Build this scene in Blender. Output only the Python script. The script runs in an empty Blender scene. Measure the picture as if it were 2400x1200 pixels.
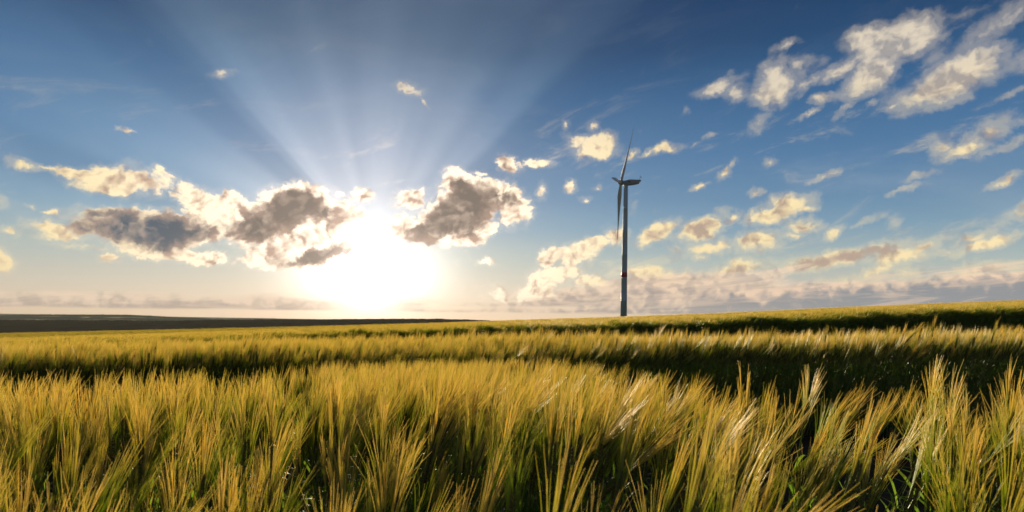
import bpy, math, random
import numpy as np
from mathutils import Matrix, Vector, noise as mnoise

# ------------------------------------------------------------------ camera
scene = bpy.context.scene
COL = scene.collection
EYE = 1.13                       # eye height above the soil, metres
FOC = 1564.0                     # focal length for a 2400 px wide frame
HORIZON = 748.0
ROLL = math.radians(1.0)
cam_data = bpy.data.cameras.new("camera")
cam_data.sensor_width = 36.0
cam_data.lens = 36.0 * FOC / 2400.0
cam_data.shift_y = (HORIZON - 600.0) / 2400.0
cam_data.clip_start = 0.05
cam_data.clip_end = 40000.0
cam_data.dof.use_dof = True
cam_data.dof.focus_distance = 2.6
cam_data.dof.aperture_fstop = 8.0
cam = bpy.data.objects.new("camera", cam_data)
cam.matrix_world = Matrix.Translation((0, 0, EYE)) @ Matrix.Rotation(math.radians(90), 4, 'X') @ Matrix.Rotation(ROLL, 4, 'Z')
COL.objects.link(cam)
scene.camera = cam


def ray(px, py):
    """world direction seen at a place of the 2400 x 1200 photograph"""
    return (cam.matrix_world.to_3x3() @ Vector(((px - 1200.0) / FOC, (HORIZON - py) / FOC, -1.0))).normalized()


def uv(px, py):
    d = ray(px, py)
    return math.atan2(d.x, d.y), d.z / math.hypot(d.x, d.y)


# ------------------------------------------------------------------ sun and sky
SUN_U, SUN_V = uv(880, 590)
SUN_EL = math.radians(9.5)      # sun raised above its visible glow so that light reaches the crop tops
scene.view_settings.view_transform = 'Standard'
scene.view_settings.look = 'None'
scene.view_settings.exposure = 0.9
scene.view_settings.gamma = 1.0
scene.view_settings.use_curve_mapping = False

sun_data = bpy.data.lights.new("sun", 'SUN')
sun_data.energy = 5.0
sun_data.angle = math.radians(0.6)
sun_data.color = (1.0, 0.84, 0.58)
sun = bpy.data.objects.new("sun", sun_data)
sdir = Vector((math.sin(SUN_U) * math.cos(SUN_EL), math.cos(SUN_U) * math.cos(SUN_EL), math.sin(SUN_EL)))
sun.rotation_euler = sdir.to_track_quat('Z', 'Y').to_euler()
COL.objects.link(sun)

world = bpy.data.worlds.new("World")
scene.world = world
world.use_nodes = True
wt = world.node_tree
wt.nodes.clear()


class NT:
    """small helper that strings shader nodes together"""
    def __init__(self, tree):
        self.t = tree

    def node(self, kind, **kw):
        n = self.t.nodes.new(kind)
        for k, v in kw.items():
            setattr(n, k, v)
        return n

    def put(self, sock, val):
        if isinstance(val, bpy.types.NodeSocket):
            self.t.links.new(val, sock)
        elif val is not None:
            sock.default_value = val

    def m(self, op, a, b=None, c=None, clamp=False):
        n = self.node('ShaderNodeMath', operation=op, use_clamp=clamp)
        self.put(n.inputs[0], a); self.put(n.inputs[1], b); self.put(n.inputs[2], c)
        return n.outputs[0]

    def v(self, op, a, b=None, out=0, scale=None):
        n = self.node('ShaderNodeVectorMath', operation=op)
        self.put(n.inputs[0], a); self.put(n.inputs[1], b)
        if scale is not None:
            self.put(n.inputs['Scale'], scale)
        return n.outputs[out]

    def step(self, x, a, b, lo=0.0, hi=1.0, kind='SMOOTHSTEP'):
        n = self.node('ShaderNodeMapRange', interpolation_type=kind, clamp=True) if kind == 'LINEAR' else self.node('ShaderNodeMapRange', interpolation_type=kind)
        self.put(n.inputs[0], x); self.put(n.inputs[1], a); self.put(n.inputs[2], b); self.put(n.inputs[3], lo); self.put(n.inputs[4], hi)
        return n.outputs[0]

    def mix(self, f, a, b, blend='MIX'):
        n = self.node('ShaderNodeMix', data_type='RGBA', blend_type=blend)
        self.put(n.inputs[0], f)
        for s, val in ((n.inputs[6], a), (n.inputs[7], b)):
            if isinstance(val, tuple) and len(val) == 3:
                val = (*val, 1.0)
            self.put(s, val)
        return n.outputs[2]

    def ramp(self, f, stops, interp='LINEAR'):
        n = self.node('ShaderNodeValToRGB')
        cr = n.color_ramp
        cr.interpolation = interp
        while len(cr.elements) < len(stops):
            cr.elements.new(0.5)
        for e, (p, c) in zip(cr.elements, stops):
            e.position = p
            e.color = (c, c, c, 1) if isinstance(c, (int, float)) else (*c, 1)
        self.put(n.inputs[0], f)
        return n.outputs[0]

    def noise(self, vec, scale, detail=6, rough=0.55, dist=0.0, out='Fac', dims='2D', lac=2.0):
        n = self.node('ShaderNodeTexNoise', noise_dimensions=dims)
        self.put(n.inputs['Vector'], vec)
        n.inputs['Scale'].default_value = scale
        n.inputs['Detail'].default_value = detail
        self.put(n.inputs['Roughness'], rough)
        n.inputs['Lacunarity'].default_value = lac
        n.inputs['Distortion'].default_value = dist
        return n.outputs[out]


LOBE = 1.08


def build_sky():
    def sector(clouds, dark, spare):
        # each part of the sky is a node group of its own
        tree = bpy.data.node_groups.new("sky_sector", 'ShaderNodeTree')
        tree.interface.new_socket("U", in_out='INPUT', socket_type='NodeSocketFloat')
        tree.interface.new_socket("V", in_out='INPUT', socket_type='NodeSocketFloat')
        tree.interface.new_socket("Sky", in_out='OUTPUT', socket_type='NodeSocketShader')
        s = NT(tree)
        gi = s.node('NodeGroupInput')
        U, V = gi.outputs[0], gi.outputs[1]
        comb = s.node('ShaderNodeCombineXYZ'); s.put(comb.inputs[0], U); s.put(comb.inputs[1], V)
        P = comb.outputs[0]
        # clear air: the physical sky, deepened away from the sun and paled towards the horizon
        nish = s.node('ShaderNodeTexSky', sky_type='NISHITA')
        nish.sun_disc = False
        nish.sun_elevation = SUN_EL
        nish.sun_rotation = SUN_U
        nish.air_density = 1.0; nish.dust_density = 1.5; nish.ozone_density = 2.0
        nsk = s.v('SCALE', nish.outputs[0], scale=0.10)
        grad = s.ramp(s.m('MULTIPLY', V, 1.0, clamp=True), [
            (0.0, (0.72, 0.54, 0.36)), (0.035, (0.60, 0.54, 0.44)), (0.085, (0.40, 0.48, 0.47)), (0.135, (0.195, 0.335, 0.455)),
            (0.175, (0.122, 0.252, 0.41)), (0.24, (0.070, 0.185, 0.36)), (0.33, (0.026, 0.112, 0.262)), (0.40, (0.008, 0.058, 0.16)), (0.46, (0.004, 0.042, 0.13)), (1.0, (0.006, 0.045, 0.13))])
        base = s.mix(0.96, nsk, grad)
        du = s.m('SUBTRACT', U, SUN_U); dv = s.m('SUBTRACT', V, SUN_V)
        r = s.m('SQRT', s.m('ADD', s.m('MULTIPLY', du, du), s.m('MULTIPLY', dv, dv)))
        # shafts between the clouds, by their angle about the sun
        th = s.m('DIVIDE', s.m('ARCTAN2', dv, du), math.pi)
        thn = s.m('ADD', th, s.m('MULTIPLY', s.m('SUBTRACT', s.noise(P, 5.0, 1, 0.5), 0.5), 0.016))
        st = [(0, .25), (25, .15), (37, .06), (42.5, .14), (47, .60), (51, .60), (55, .50), (61, .62), (75, .72), (88, .82), (97, .76), (101, .74), (108, .90),
              (115, .80), (122, .84), (128, 1.0), (132.0, .94), (134.5, .60), (138, .34), (143, .36), (148, .72), (155, .95), (162, .78), (166, .22), (170, .16), (173, .62), (180, .60)]
        rays = s.ramp(thn, [(a / 180.0, b) for a, b in st], 'EASE')
        comb2 = s.node('ShaderNodeCombineXYZ'); s.put(comb2.inputs[0], s.m('MULTIPLY', th, 15.0)); s.put(comb2.inputs[1], s.m('MULTIPLY', r, 2.5))
        streak = s.noise(comb2.outputs[0], 1.0, 2, 0.5)
        rays = s.m('MULTIPLY', rays, s.m('ADD', 0.77, s.m('MULTIPLY', streak, 0.46)))
        below = s.step(dv, -0.03, 0.08)
        fall = s.m('EXPONENT', s.m('MULTIPLY', r, -2.4))
        fall = s.m('MULTIPLY', fall, s.step(r, 0.72, 0.22, 0.40, 1.0))
        ra = s.m('MULTIPLY', s.m('MULTIPLY', rays, below), fall)
        raycol = s.mix(s.step(r, 0.05, 0.36), (0.60, 0.53, 0.49), (0.21, 0.28, 0.30))
        col = s.v('ADD', base, s.v('SCALE', raycol, scale=s.m('MULTIPLY', ra, 0.90)))
        aur = s.m('EXPONENT', s.m('MULTIPLY', s.m('MULTIPLY', r, r), -9.0))
        low = s.m('EXPONENT', s.m('MULTIPLY', s.m('MAXIMUM', V, 0.0), -11.0))
        aur = s.m('MULTIPLY', aur, low)
        col = s.v('ADD', col, s.v('SCALE', (0.24, 0.20, 0.175), scale=aur))
        # the sun's glare in the air behind the clouds, wide near the horizon and narrower above
        cu, cv = uv(862, 640)
        hx = s.m('SUBTRACT', U, cu); hy = s.m('SUBTRACT', V, cv)
        h2 = s.m('ADD', s.m('MULTIPLY', s.m('MULTIPLY', hx, hx), 135.0), s.m('MULTIPLY', s.m('MULTIPLY', hy, hy), s.step(hy, -0.01, 0.01, 400.0, 270.0)))
        col = s.v('ADD', col, s.v('SCALE', (1.7, 1.56, 1.42), scale=s.m('EXPONENT', s.m('MULTIPLY', h2, -1.0))))
        # thin high veil
        veil = s.noise(s.v('MULTIPLY', P, (3.0, 9.0, 1.0)), 1.0, 4, 0.6, 0.6)
        veil = s.m('MULTIPLY', s.step(veil, 0.45, 0.8), s.step(V, 0.5, 0.2, 0.02, 0.08))
        col = s.mix(veil, col, (0.80, 0.78, 0.72))
        # clouds: thickness from lobes warped by turbulence
        wv = s.noise(P, 9.0, 3, 0.6, 0.0, 'Color')
        wv2 = s.noise(P, 55.0, 4, 0.65, 0.0, 'Color')
        W = s.v('ADD', P, s.v('MULTIPLY', s.v('SUBTRACT', wv, (0.5, 0.5, 0.5)), (0.022, 0.016, 0.0)))
        W = s.v('ADD', W, s.v('MULTIPLY', s.v('SUBTRACT', wv2, (0.5, 0.5, 0.5)), (0.017, 0.015, 0.0)))
        angles = sorted({round(it[4] / 10.0) * 10 for it in clouds + dark})
        turned = {}
        for ang in angles:
            c, sn = math.cos(math.radians(ang)), math.sin(math.radians(ang))
            cb = s.node('ShaderNodeCombineXYZ')
            s.put(cb.inputs[0], s.v('DOT_PRODUCT', W, (c, sn, 0.0), out=1))
            s.put(cb.inputs[1], s.v('DOT_PRODUCT', W, (-sn, c, 0.0), out=1))
            turned[ang] = cb.outputs[0]

        def lobes(items):
            acc = -0.7
            for it in sorted(items, key=lambda t: round(t[4] / 10.0) * 10):
                cx, cy, rx, ry, ang = it[:5]
                ang = round(ang / 10.0) * 10
                amp = it[5] if len(it) > 5 else 1.0
                amp *= 0.84 if amp < 0.85 else 1.0
                cu, cv = uv(cx, cy)
                c, sn = math.cos(math.radians(ang)), math.sin(math.radians(ang))
                kx, ky = amp * FOC / (LOBE * rx), amp * FOC / (LOBE * ry)
                n = s.node('ShaderNodeVectorMath', operation='MULTIPLY_ADD')
                s.put(n.inputs[0], turned[ang])
                n.inputs[1].default_value = (kx, ky, 0.0)
                n.inputs[2].default_value = (-(cu * c + cv * sn) * kx, (cu * sn - cv * c) * ky, 0.0)
                acc = s.m('MAXIMUM', acc, s.m('SUBTRACT', amp, s.v('LENGTH', n.outputs[0], out=1)))
            return acc
        T = lobes(clouds)
        if spare:      # scattered cloud in the parts of the sky away from the view
            T = s.m('MAXIMUM', T, s.m('MULTIPLY', s.m('SUBTRACT', s.noise(P, 2.6, 3, 0.5), 0.62), 8.0))
        K = lobes(dark)
        tosun = s.v('NORMALIZE', s.v('SUBTRACT', (SUN_U, SUN_V - 0.05, 0.0), P))

        # turbulence drawn out along the wind, up to the right
        ca, sa = math.cos(math.radians(18)), math.sin(math.radians(18))
        cb = s.node('ShaderNodeCombineXYZ')
        s.put(cb.inputs[0], s.v('DOT_PRODUCT', P, (ca, sa, 0.0), out=1))
        s.put(cb.inputs[1], s.v('DOT_PRODUCT', P, (-sa * 1.25, ca * 1.25, 0.0), out=1))
        cb0 = cb.outputs[0]
        Q = s.v('ADD', cb.outputs[0], s.v('MULTIPLY', s.v('SUBTRACT', wv2, (0.5, 0.5, 0.5)), (0.014, 0.014, 0.0)))
        fb = s.noise(Q, 17.0, 9, s.step(V, 0.20, 0.34, 0.65, 0.56), 0.2)
        cb = s.node('ShaderNodeVectorMath', operation='ADD')
        s.put(cb.inputs[0], Q); s.put(cb.inputs[1], s.v('SCALE', tosun, scale=0.008))
        fs = s.noise(Q, 22.0, 3, 0.55, 0.2)
        fs2 = s.noise(cb.outputs[0], 22.0, 3, 0.55, 0.2)
        D = s.m('ADD', T, s.m('MULTIPLY', s.m('SUBTRACT', fb, 0.5), 2.0))
        # crisp by the sun, softer and thinner away from it
        alpha = s.step(D, 0.0, s.step(r, 0.25, 0.80, 0.34, 1.05, 'LINEAR'))
        fringe = s.m('MULTIPLY', s.step(D, -0.34, 0.30), s.step(r, 0.15, 0.5, 0.20, 0.30))
        alpha = s.m('MAXIMUM', alpha, fringe)
        wisp = s.noise(s.v('ADD', s.v('MULTIPLY', cb0, (5.0, 17.0, 0.0)), (3.7, 1.9, 0.0)), 1.0, 6, 0.68, 0.5)
        wisp = s.m('MULTIPLY', s.step(wisp, 0.53, 0.78), s.m('MULTIPLY', s.step(V, 0.38, 0.24, 0.03, 0.36), s.step(U, -0.35, 0.25, 0.45, 1.0)))
        alpha = s.m('MAXIMUM', alpha, wisp)
        relief = s.m('MULTIPLY', s.m('SUBTRACT', fs, fs2), 5.0)
        lit = s.mix(s.step(r, 0.10, 0.45), (1.60, 1.30, 1.0), (1.02, 0.82, 0.46))
        lit = s.mix(s.step(V, 0.22, 0.36), lit, (0.76, 0.66, 0.52))
        shd = s.mix(s.step(r, 0.15, 0.7), (0.56, 0.38, 0.28), (0.50, 0.38, 0.28))
        shd = s.mix(s.step(V, 0.22, 0.36), shd, (0.38, 0.36, 0.35))
        thick = s.step(s.m('ADD', T, s.m('MULTIPLY', s.m('SUBTRACT', fs, 0.5), 1.6)), 0.25, 1.3)
        sh = s.m('ADD', s.m('MULTIPLY', thick, 0.62), s.m('MULTIPLY', relief, -1.1))
        dk = s.m('ADD', K, s.m('MULTIPLY', s.m('SUBTRACT', fb, 0.5), 1.9))
        dk = s.step(dk, -0.35, 0.85)
        sh = s.m('ADD', sh, s.m('MULTIPLY', dk, 0.9), clamp=True)
        cc = s.mix(sh, lit, shd)
        deep = s.mix(s.step(U, -0.50, -0.34), (0.065, 0.100, 0.140), (0.200, 0.155, 0.120))
        deep = s.mix(s.m('MULTIPLY', s.step(r, 0.27, 0.42), s.step(U, 0.0, 0.1)), deep, (0.46, 0.34, 0.27))
        deep = s.mix(s.m('MULTIPLY_ADD', relief, 0.70, 0.10, clamp=True), deep, (0.60, 0.45, 0.34))
        cc = s.mix(s.m('MULTIPLY', s.step(dk, 0.05, 0.75), s.step(D, 0.15, 1.15, 0.10, 0.97)), cc, deep)
        hz = s.m('EXPONENT', s.m('MULTIPLY', s.m('MAXIMUM', V, 0.0), -26.0))
        cc = s.mix(s.m('MULTIPLY', hz, 0.55), cc, (0.72, 0.56, 0.42))
        col = s.mix(s.m('MULTIPLY', alpha, 0.96), col, cc)
        # far cloud banks along the horizon: rows with lit tops and flat shaded bases, the farthest first
        un = s.step(U, -0.8, 0.8, 0, 1, 'LINEAR')
        rows = [
            (0.0, 8.0, 46.0, .045, [(0.0, -.1), (.50, -.01), (.56, .056), (.66, .076), (.74, .074), (.80, .06), (1.0, .05)], .020, .80, (0.90, 0.68, 0.50), (0.42, 0.35, 0.32)),
            (7.0, 5.5, 52.0, .036, [(0.0, .0), (.35, .012), (.5, .030), (.56, .050), (.66, .056), (.80, .062), (0.92, .070), (1.0, .074)], .010, .85, (0.92, 0.69, 0.49), (0.33, 0.31, 0.31)),
            (23.0, 6.5, 66.0, .018, [(0.0, .022), (.25, .030), (.38, .032), (.46, .020), (.52, .022), (.6, .034), (.72, .052), (.86, .070), (1.0, .080)], .001, .88, (0.88, 0.64, 0.46), (0.235, 0.265, 0.30)),
        ]
        for seed, kx, ky, ruff, tops, lift, op, blit, bsh in rows:
            comb3 = s.node('ShaderNodeCombineXYZ'); s.put(comb3.inputs[0], s.m('MULTIPLY_ADD', U, kx, seed)); s.put(comb3.inputs[1], s.m('MULTIPLY_ADD', V, ky, s.m('MULTIPLY', U, -5.0)))
            bn = s.noise(comb3.outputs[0], 1.0, 6, 0.62, 0.4)
            bo = s.m('SUBTRACT', bn, 0.5)
            htop = s.ramp(un, [(p, 0.1 + h) for p, h in tops], 'EASE')
            dtop = s.m('SUBTRACT', s.m('ADD', s.m('SUBTRACT', htop, 0.1), s.m('MULTIPLY', bo, ruff * 2.0)), V)
            base_v = s.m('MULTIPLY_ADD', un, 0.012, 0.002 + lift)
            dbot = s.m('SUBTRACT', V, s.m('MULTIPLY_ADD', bo, 0.02 if lift > 0.01 else 0.004, base_v))
            ba = s.m('MULTIPLY', s.m('MULTIPLY', s.step(dtop, -0.002, 0.014), s.m('SUBTRACT', 1.0, s.m('EXPONENT', s.m('MULTIPLY', s.m('MULTIPLY', hx, hx), -180.0)))), s.step(dbot, -0.001, 0.010 if lift > 0.01 else 0.003))
            edge = s.step(s.m('MULTIPLY_ADD', relief, -0.014, dtop), 0.000, 0.024)
            lt = s.mix(s.step(U, -0.1, 0.5), (0.90, 0.68, 0.50), blit)
            sd = s.mix(s.step(U, -0.1, 0.5), (0.44, 0.345, 0.29), bsh)
            bc = s.mix(s.m('SUBTRACT', edge, s.m('MULTIPLY', s.step(bn, 0.51, 0.64), 0.46), clamp=True), lt, sd)
            col = s.mix(s.m('MULTIPLY', ba, op), col, bc)
        # light scattered before the clouds
        cu, cv = uv(868, 625)
        gx = s.m('SUBTRACT', U, cu); gy = s.m('SUBTRACT', V, cv)
        g2 = s.m('ADD', s.m('MULTIPLY', gx, gx), s.m('MULTIPLY', s.m('MULTIPLY', gy, gy), 0.75))
        core = s.m('EXPONENT', s.m('MULTIPLY', g2, -900.0))
        halo = s.m('EXPONENT', s.m('MULTIPLY', s.m('SQRT', g2), -15.0))
        col = s.v('ADD', col, s.v('SCALE', (0.7, 0.68, 0.64), scale=core))
        col = s.v('ADD', col, s.v('SCALE', (0.34, 0.27, 0.23), scale=halo))
        bg = s.node('ShaderNodeBackground'); s.put(bg.inputs[0], col); bg.inputs[1].default_value = 0.536
        go = s.node('NodeGroupOutput')
        s.t.links.new(bg.outputs[0], go.inputs[0])
        return tree

    def pick(items, lo, hi):
        out = []
        for it in items:
            amp = it[5] if len(it) > 5 else 1.0
            reach = LOBE * (1.0 + 0.75 / amp) * max(it[2], it[3]) / FOC + 0.03
            cu = uv(it[0], it[1])[0]
            if cu + reach > lo and cu - reach < hi:
                out.append(it)
        return out

    def mixs(f, a, b):
        n = s.node('ShaderNodeMixShader')
        s.put(n.inputs[0], f); s.t.links.new(a, n.inputs[1]); s.t.links.new(b, n.inputs[2])
        return n.outputs[0]
    def use(tree):
        g = s.node('ShaderNodeGroup'); g.node_tree = tree
        s.put(g.inputs[0], U); s.put(g.inputs[1], V)
        return g.outputs[0]
    cuts = [-0.78, -0.42, -0.22, 0.02, 0.22, 0.40, 0.52, 0.78]
    trees = [sector(pick(CLOUDS, lo, hi), pick(DARK, lo, hi), False) for lo, hi in zip(cuts[:-1], cuts[1:])]
    rest_tree = sector([], [], True)
    s = NT(wt)
    tc = s.node('ShaderNodeTexCoord')
    sep = s.node('ShaderNodeSeparateXYZ'); s.put(sep.inputs[0], tc.outputs['Generated'])
    X, Y, Z = sep.outputs
    U = s.m('ARCTAN2', X, Y)
    hyp = s.m('SQRT', s.m('ADD', s.m('MULTIPLY', X, X), s.m('MULTIPLY', Y, Y)))
    V = s.m('DIVIDE', Z, s.m('MAXIMUM', hyp, 0.02))
    sh = None
    for lo, tree in zip(cuts[:-1], trees):
        part = use(tree)
        sh = part if sh is None else mixs(s.m('GREATER_THAN', U, lo), sh, part)
    rest = use(rest_tree)
    inside = s.m('MULTIPLY', s.m('LESS_THAN', s.m('ABSOLUTE', U), 0.78), s.m('MULTIPLY', s.m('GREATER_THAN', V, -0.02), s.m('LESS_THAN', V, 0.62)))
    sh = mixs(inside, rest, sh)
    gnd = s.node('ShaderNodeBackground'); gnd.inputs[0].default_value = (0.25, 0.20, 0.13, 1)
    sh = mixs(s.m('GREATER_THAN', V, -0.03), gnd.outputs[0], sh)
    out = s.node('ShaderNodeOutputWorld'); s.t.links.new(sh, out.inputs[0])


# lobes of the clouds: where in the sky (as places of the photograph), half sizes, tilt, strength
CLOUDS = [
    (65, 388, 30, 12, -10), (112, 396, 26, 7, 0, .7), (172, 402, 42, 12, 0), (295, 420, 82, 32, 0, 1.2), (235, 392, 32, 13, 0, .8), (262, 440, 60, 14, 0), (368, 400, 20, 7, -20, .7),
    (395, 413, 10, 5, 0, .6), (470, 472, 70, 26, -15), (548, 478, 32, 24, 0), (400, 456, 24, 8, -20, .8), (505, 505, 62, 26, 0),
    (350, 540, 135, 44, -4, 1.8), (455, 545, 70, 30, -10, 1.3), (245, 500, 42, 16, 12, 1.2), (125, 540, 52, 17, -8), (188, 538, 42, 23, 20), (150, 556, 70, 11, 0, .8), (265, 601, 26, 12, 0), (340, 606, 14, 7, 0, .7),
    (26, 538, 16, 8, 0, .8), (0, 614, 26, 22, -30, 1.2), (70, 487, 12, 5, 0, .6), (115, 498, 12, 4, 0, .6), (410, 592, 120, 17, -4, .9), (480, 606, 48, 12, -5), (205, 578, 60, 8, -5, .7),
    (680, 492, 105, 56, 20, 1.7), (610, 535, 90, 40, 20, 1.5), (755, 500, 62, 46, -20, 1.3), (580, 490, 40, 22, 20), (800, 500, 50, 30, -30), (850, 460, 30, 18, 0), (800, 456, 18, 8, 0, .8),
    (735, 598, 100, 24, 18, 1.5), (640, 590, 75, 38, 10, 1.1), (725, 555, 75, 30, 20, 1.1), (600, 610, 26, 12, 0, .8), (630, 633, 22, 8, 0, .8),
    (1080, 495, 125, 66, 28, 1.8), (1075, 430, 42, 32, 0, 1.2), (1175, 462, 60, 40, -20, 1.2), (1200, 495, 42, 46, 0, 1.1), (970, 470, 46, 28, 10), (960, 530, 36, 36, 0, 1.2), (990, 540, 48, 34, 30, 1.4), (1100, 548, 90, 26, 22, 1.1),
    (1125, 405, 20, 9, 0, .8), (1190, 385, 32, 20, -25, 1.1), (1250, 384, 36, 10, 5, .8), (1262, 446, 14, 22, -20, .65), (960, 218, 38, 16, -20, .75), (992, 240, 22, 6, -35, .8), (515, 170, 20, 8, 0, .45),
    (300, 306, 12, 4, 0, .7), (1400, 345, 52, 28, 0, 1.1), (1345, 330, 28, 16, -20, .8), (1385, 296, 14, 9, 40, .5), (1322, 292, 8, 10, 0, .5), (1482, 362, 16, 8, 30, .8), (1560, 348, 42, 13, 8), (1520, 358, 26, 5, 15, .7),
    (1625, 335, 10, 5, 20, .6), (1662, 314, 14, 5, 20, .5), (1288, 606, 38, 24, 30), (1352, 592, 48, 24, 30), (1392, 570, 32, 14, 10), (1445, 560, 16, 30, 60, .6),
    (1540, 550, 66, 19, 30, 1.2), (1650, 536, 70, 26, 24, 1.3), (1718, 514, 22, 12, 40, .9), (1820, 497, 80, 20, 22, 1.1), (1842, 478, 40, 22, 0, 1.1), (1890, 486, 20, 8, 0, .8),
    (1770, 566, 56, 24, 8, 1.1), (1888, 530, 38, 16, 0, .9), (1855, 550, 34, 9, 0, .7), (1955, 545, 34, 13, 28, .9), (2022, 524, 34, 8, 20, .7), (1640, 588, 44, 12, 5, .8), (1582, 592, 18, 14, 0, .6), (1640, 606, 14, 8, 0, .6),
    (1700, 575, 20, 12, 40, .6), (1780, 450, 20, 9, 20, .8), (1698, 406, 24, 12, 50, .9), (1640, 436, 18, 7, 20, .7), (1722, 380, 8, 14, -20, .7), (1940, 410, 28, 6, 25, .7), (1800, 376, 10, 10, 0, .5),
    (2150, 417, 24, 6, 22, .7), (2126, 446, 24, 5, 18, .65), (2360, 418, 26, 6, 30, .7), (2096, 522, 10, 14, -30, .6), (1332, 432, 12, 10, 0, .5), (1376, 466, 12, 6, 0, .5), (1404, 440, 10, 6, 0, .4), (1262, 446, 10, 14, 0, .4),
    (1950, 606, 140, 20, 11, 1.4), (2110, 598, 60, 18, 8), (2165, 578, 46, 14, 18, .9), (2312, 572, 66, 12, 16, 1.1), (2225, 590, 30, 10, 0, .8), (2270, 562, 30, 8, 20, .6),
    (2032, 92, 42, 32, 0, 1.2), (2110, 104, 92, 46, 15, 1.5), (2050, 165, 74, 38, 40, 1.5), (1965, 172, 54, 18, 15), (1835, 200, 66, 28, 30, 1.2), (1850, 105, 28, 13, 20, .9), (1815, 175, 40, 24, 50, .9),
    (1878, 150, 26, 22, 40, .9), (1895, 195, 46, 16, 25, .9), (1682, 204, 44, 15, 20, .85), (1720, 215, 20, 14, -60, .45), (1930, 230, 30, 12, 5, .95), (2240, 182, 100, 44, 25, 1.9), (2390, 145, 50, 14, 20, .6),
    (2205, 42, 44, 11, 5, .45), (2290, 92, 100, 14, 32, .32), (2185, 132, 36, 16, 35, .7), (2370, 50, 40, 12, 40, .5), (1985, 252, 26, 6, 45, .6), (1900, 264, 26, 5, 15, .65), (2042, 240, 14, 6, 30, .7), (2100, 245, 18, 5, 20, .5),
    (2325, 305, 44, 26, 45, 1.1), (2275, 346, 52, 13, 18), (2370, 334, 44, 12, 20, .7), (2206, 350, 14, 12, 0, .45), (2360, 220, 30, 6, 25, .55), (1715, 170, 8, 8, 0, .4), (1608, 258, 10, 6, 40, .4), (1770, 290, 12, 12, 0, .4),
    (1590, 655, 120, 24, 3, 1.0), (1730, 632, 100, 16, 12, 1.0), (1520, 640, 70, 22, 0, .8), (1300, 640, 70, 30, 10, .9), (1380, 660, 60, 20, 0, .8), (1250, 690, 90, 24, 0, .8), (2040, 640, 60, 12, 15, .8), (2140, 640, 40, 16, 10, .8),
    (2290, 640, 110, 18, 12, 1.0), (1990, 655, 60, 12, 0, .8), (1150, 616, 24, 6, 0, .5), (2440, 480, 60, 16, 20), (-60, 470, 60, 20, 0),
]
DARK = [
    (988, 550, 46, 24, 30, 1.5),
    (350, 538, 132, 40, -4, 1.9), (450, 545, 60, 24, -10, 1.3), (245, 500, 40, 13, 12, 1.3), (670, 498, 80, 42, 25, 1.5), (600, 540, 75, 30, 20, 1.4), (740, 490, 45, 30, -20, 1.0), (735, 600, 85, 15, 18, 1.3), (650, 615, 25, 14, 0, .8),
    (1085, 490, 100, 52, 30, 1.9), (1010, 545, 62, 28, 30, 1.6), (1135, 500, 60, 36, 20, 1.2), (1190, 470, 26, 22, -30, .8), (1185, 395, 14, 16, -25, .6), (1075, 440, 20, 20, 0, .7), (600, 592, 12, 9, 0, .3),
    (1668, 528, 42, 12, 25, .30), (1575, 540, 24, 8, 30, .2), (1960, 606, 120, 11, 11, .6), (1590, 662, 90, 14, 3, .4), (1730, 640, 90, 9, 12, .4), (2300, 646, 80, 7, 12, .2),
]
build_sky()

# ------------------------------------------------------------------ materials
def new_mat(name):
    m = bpy.data.materials.new(name)
    m.use_nodes = True
    m.node_tree.nodes.clear()
    return m, NT(m.node_tree)


def finish(s, shader):
    o = s.node('ShaderNodeOutputMaterial')
    s.t.links.new(shader, o.inputs[0])


def plant_mat(name, cols, trans_cols, trans=0.5, rough=0.45, spec=0.3, tone_scale=6.0, ripen=None):
    """thin plant tissue: part reflects, part lets light through; colour varies from plant to plant and along it"""
    m, s = new_mat(name)
    oi = s.node('ShaderNodeObjectInfo')
    geo = s.node('ShaderNodeNewGeometry')
    n = s.noise(geo.outputs['Position'], tone_scale, 2, 0.5, dims='3D')  # random tone variation in the plant's own colour
    f = s.m('ADD', s.m('MULTIPLY', oi.outputs['Random'], 0.30), s.m('ADD', s.m('MULTIPLY', n, 0.30), s.m('MULTIPLY', geo.outputs['Random Per Island'], 0.40)), clamp=True)
    c = s.ramp(f, [(i / (len(cols) - 1), q) for i, q in enumerate(cols)])
    t = s.ramp(f, [(i / (len(trans_cols) - 1), q) for i, q in enumerate(trans_cols)])
    if ripen:      # the tissue is still green towards the foot of the awns
        tc = s.node('ShaderNodeTexCoord')
        sp = s.node('ShaderNodeSeparateXYZ'); s.put(sp.inputs[0], tc.outputs['Object'])
        g = s.step(s.m('MULTIPLY_ADD', f, -0.07, sp.outputs[2]), ripen[0], ripen[1])
        c = s.mix(g, ripen[2], c)
        t = s.mix(g, ripen[3], t)
    p = s.node('ShaderNodeBsdfPrincipled')
    s.put(p.inputs['Base Color'], c)
    p.inputs['Roughness'].default_value = rough
    p.inputs['Specular IOR Level'].default_value = spec
    tr = s.node('ShaderNodeBsdfTranslucent'); s.put(tr.inputs[0], t)
    mx = s.node('ShaderNodeMixShader'); mx.inputs[0].default_value = trans
    s.t.links.new(p.outputs[0], mx.inputs[1]); s.t.links.new(tr.outputs[0], mx.inputs[2])
    finish(s, mx.outputs[0])
    return m


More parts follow.
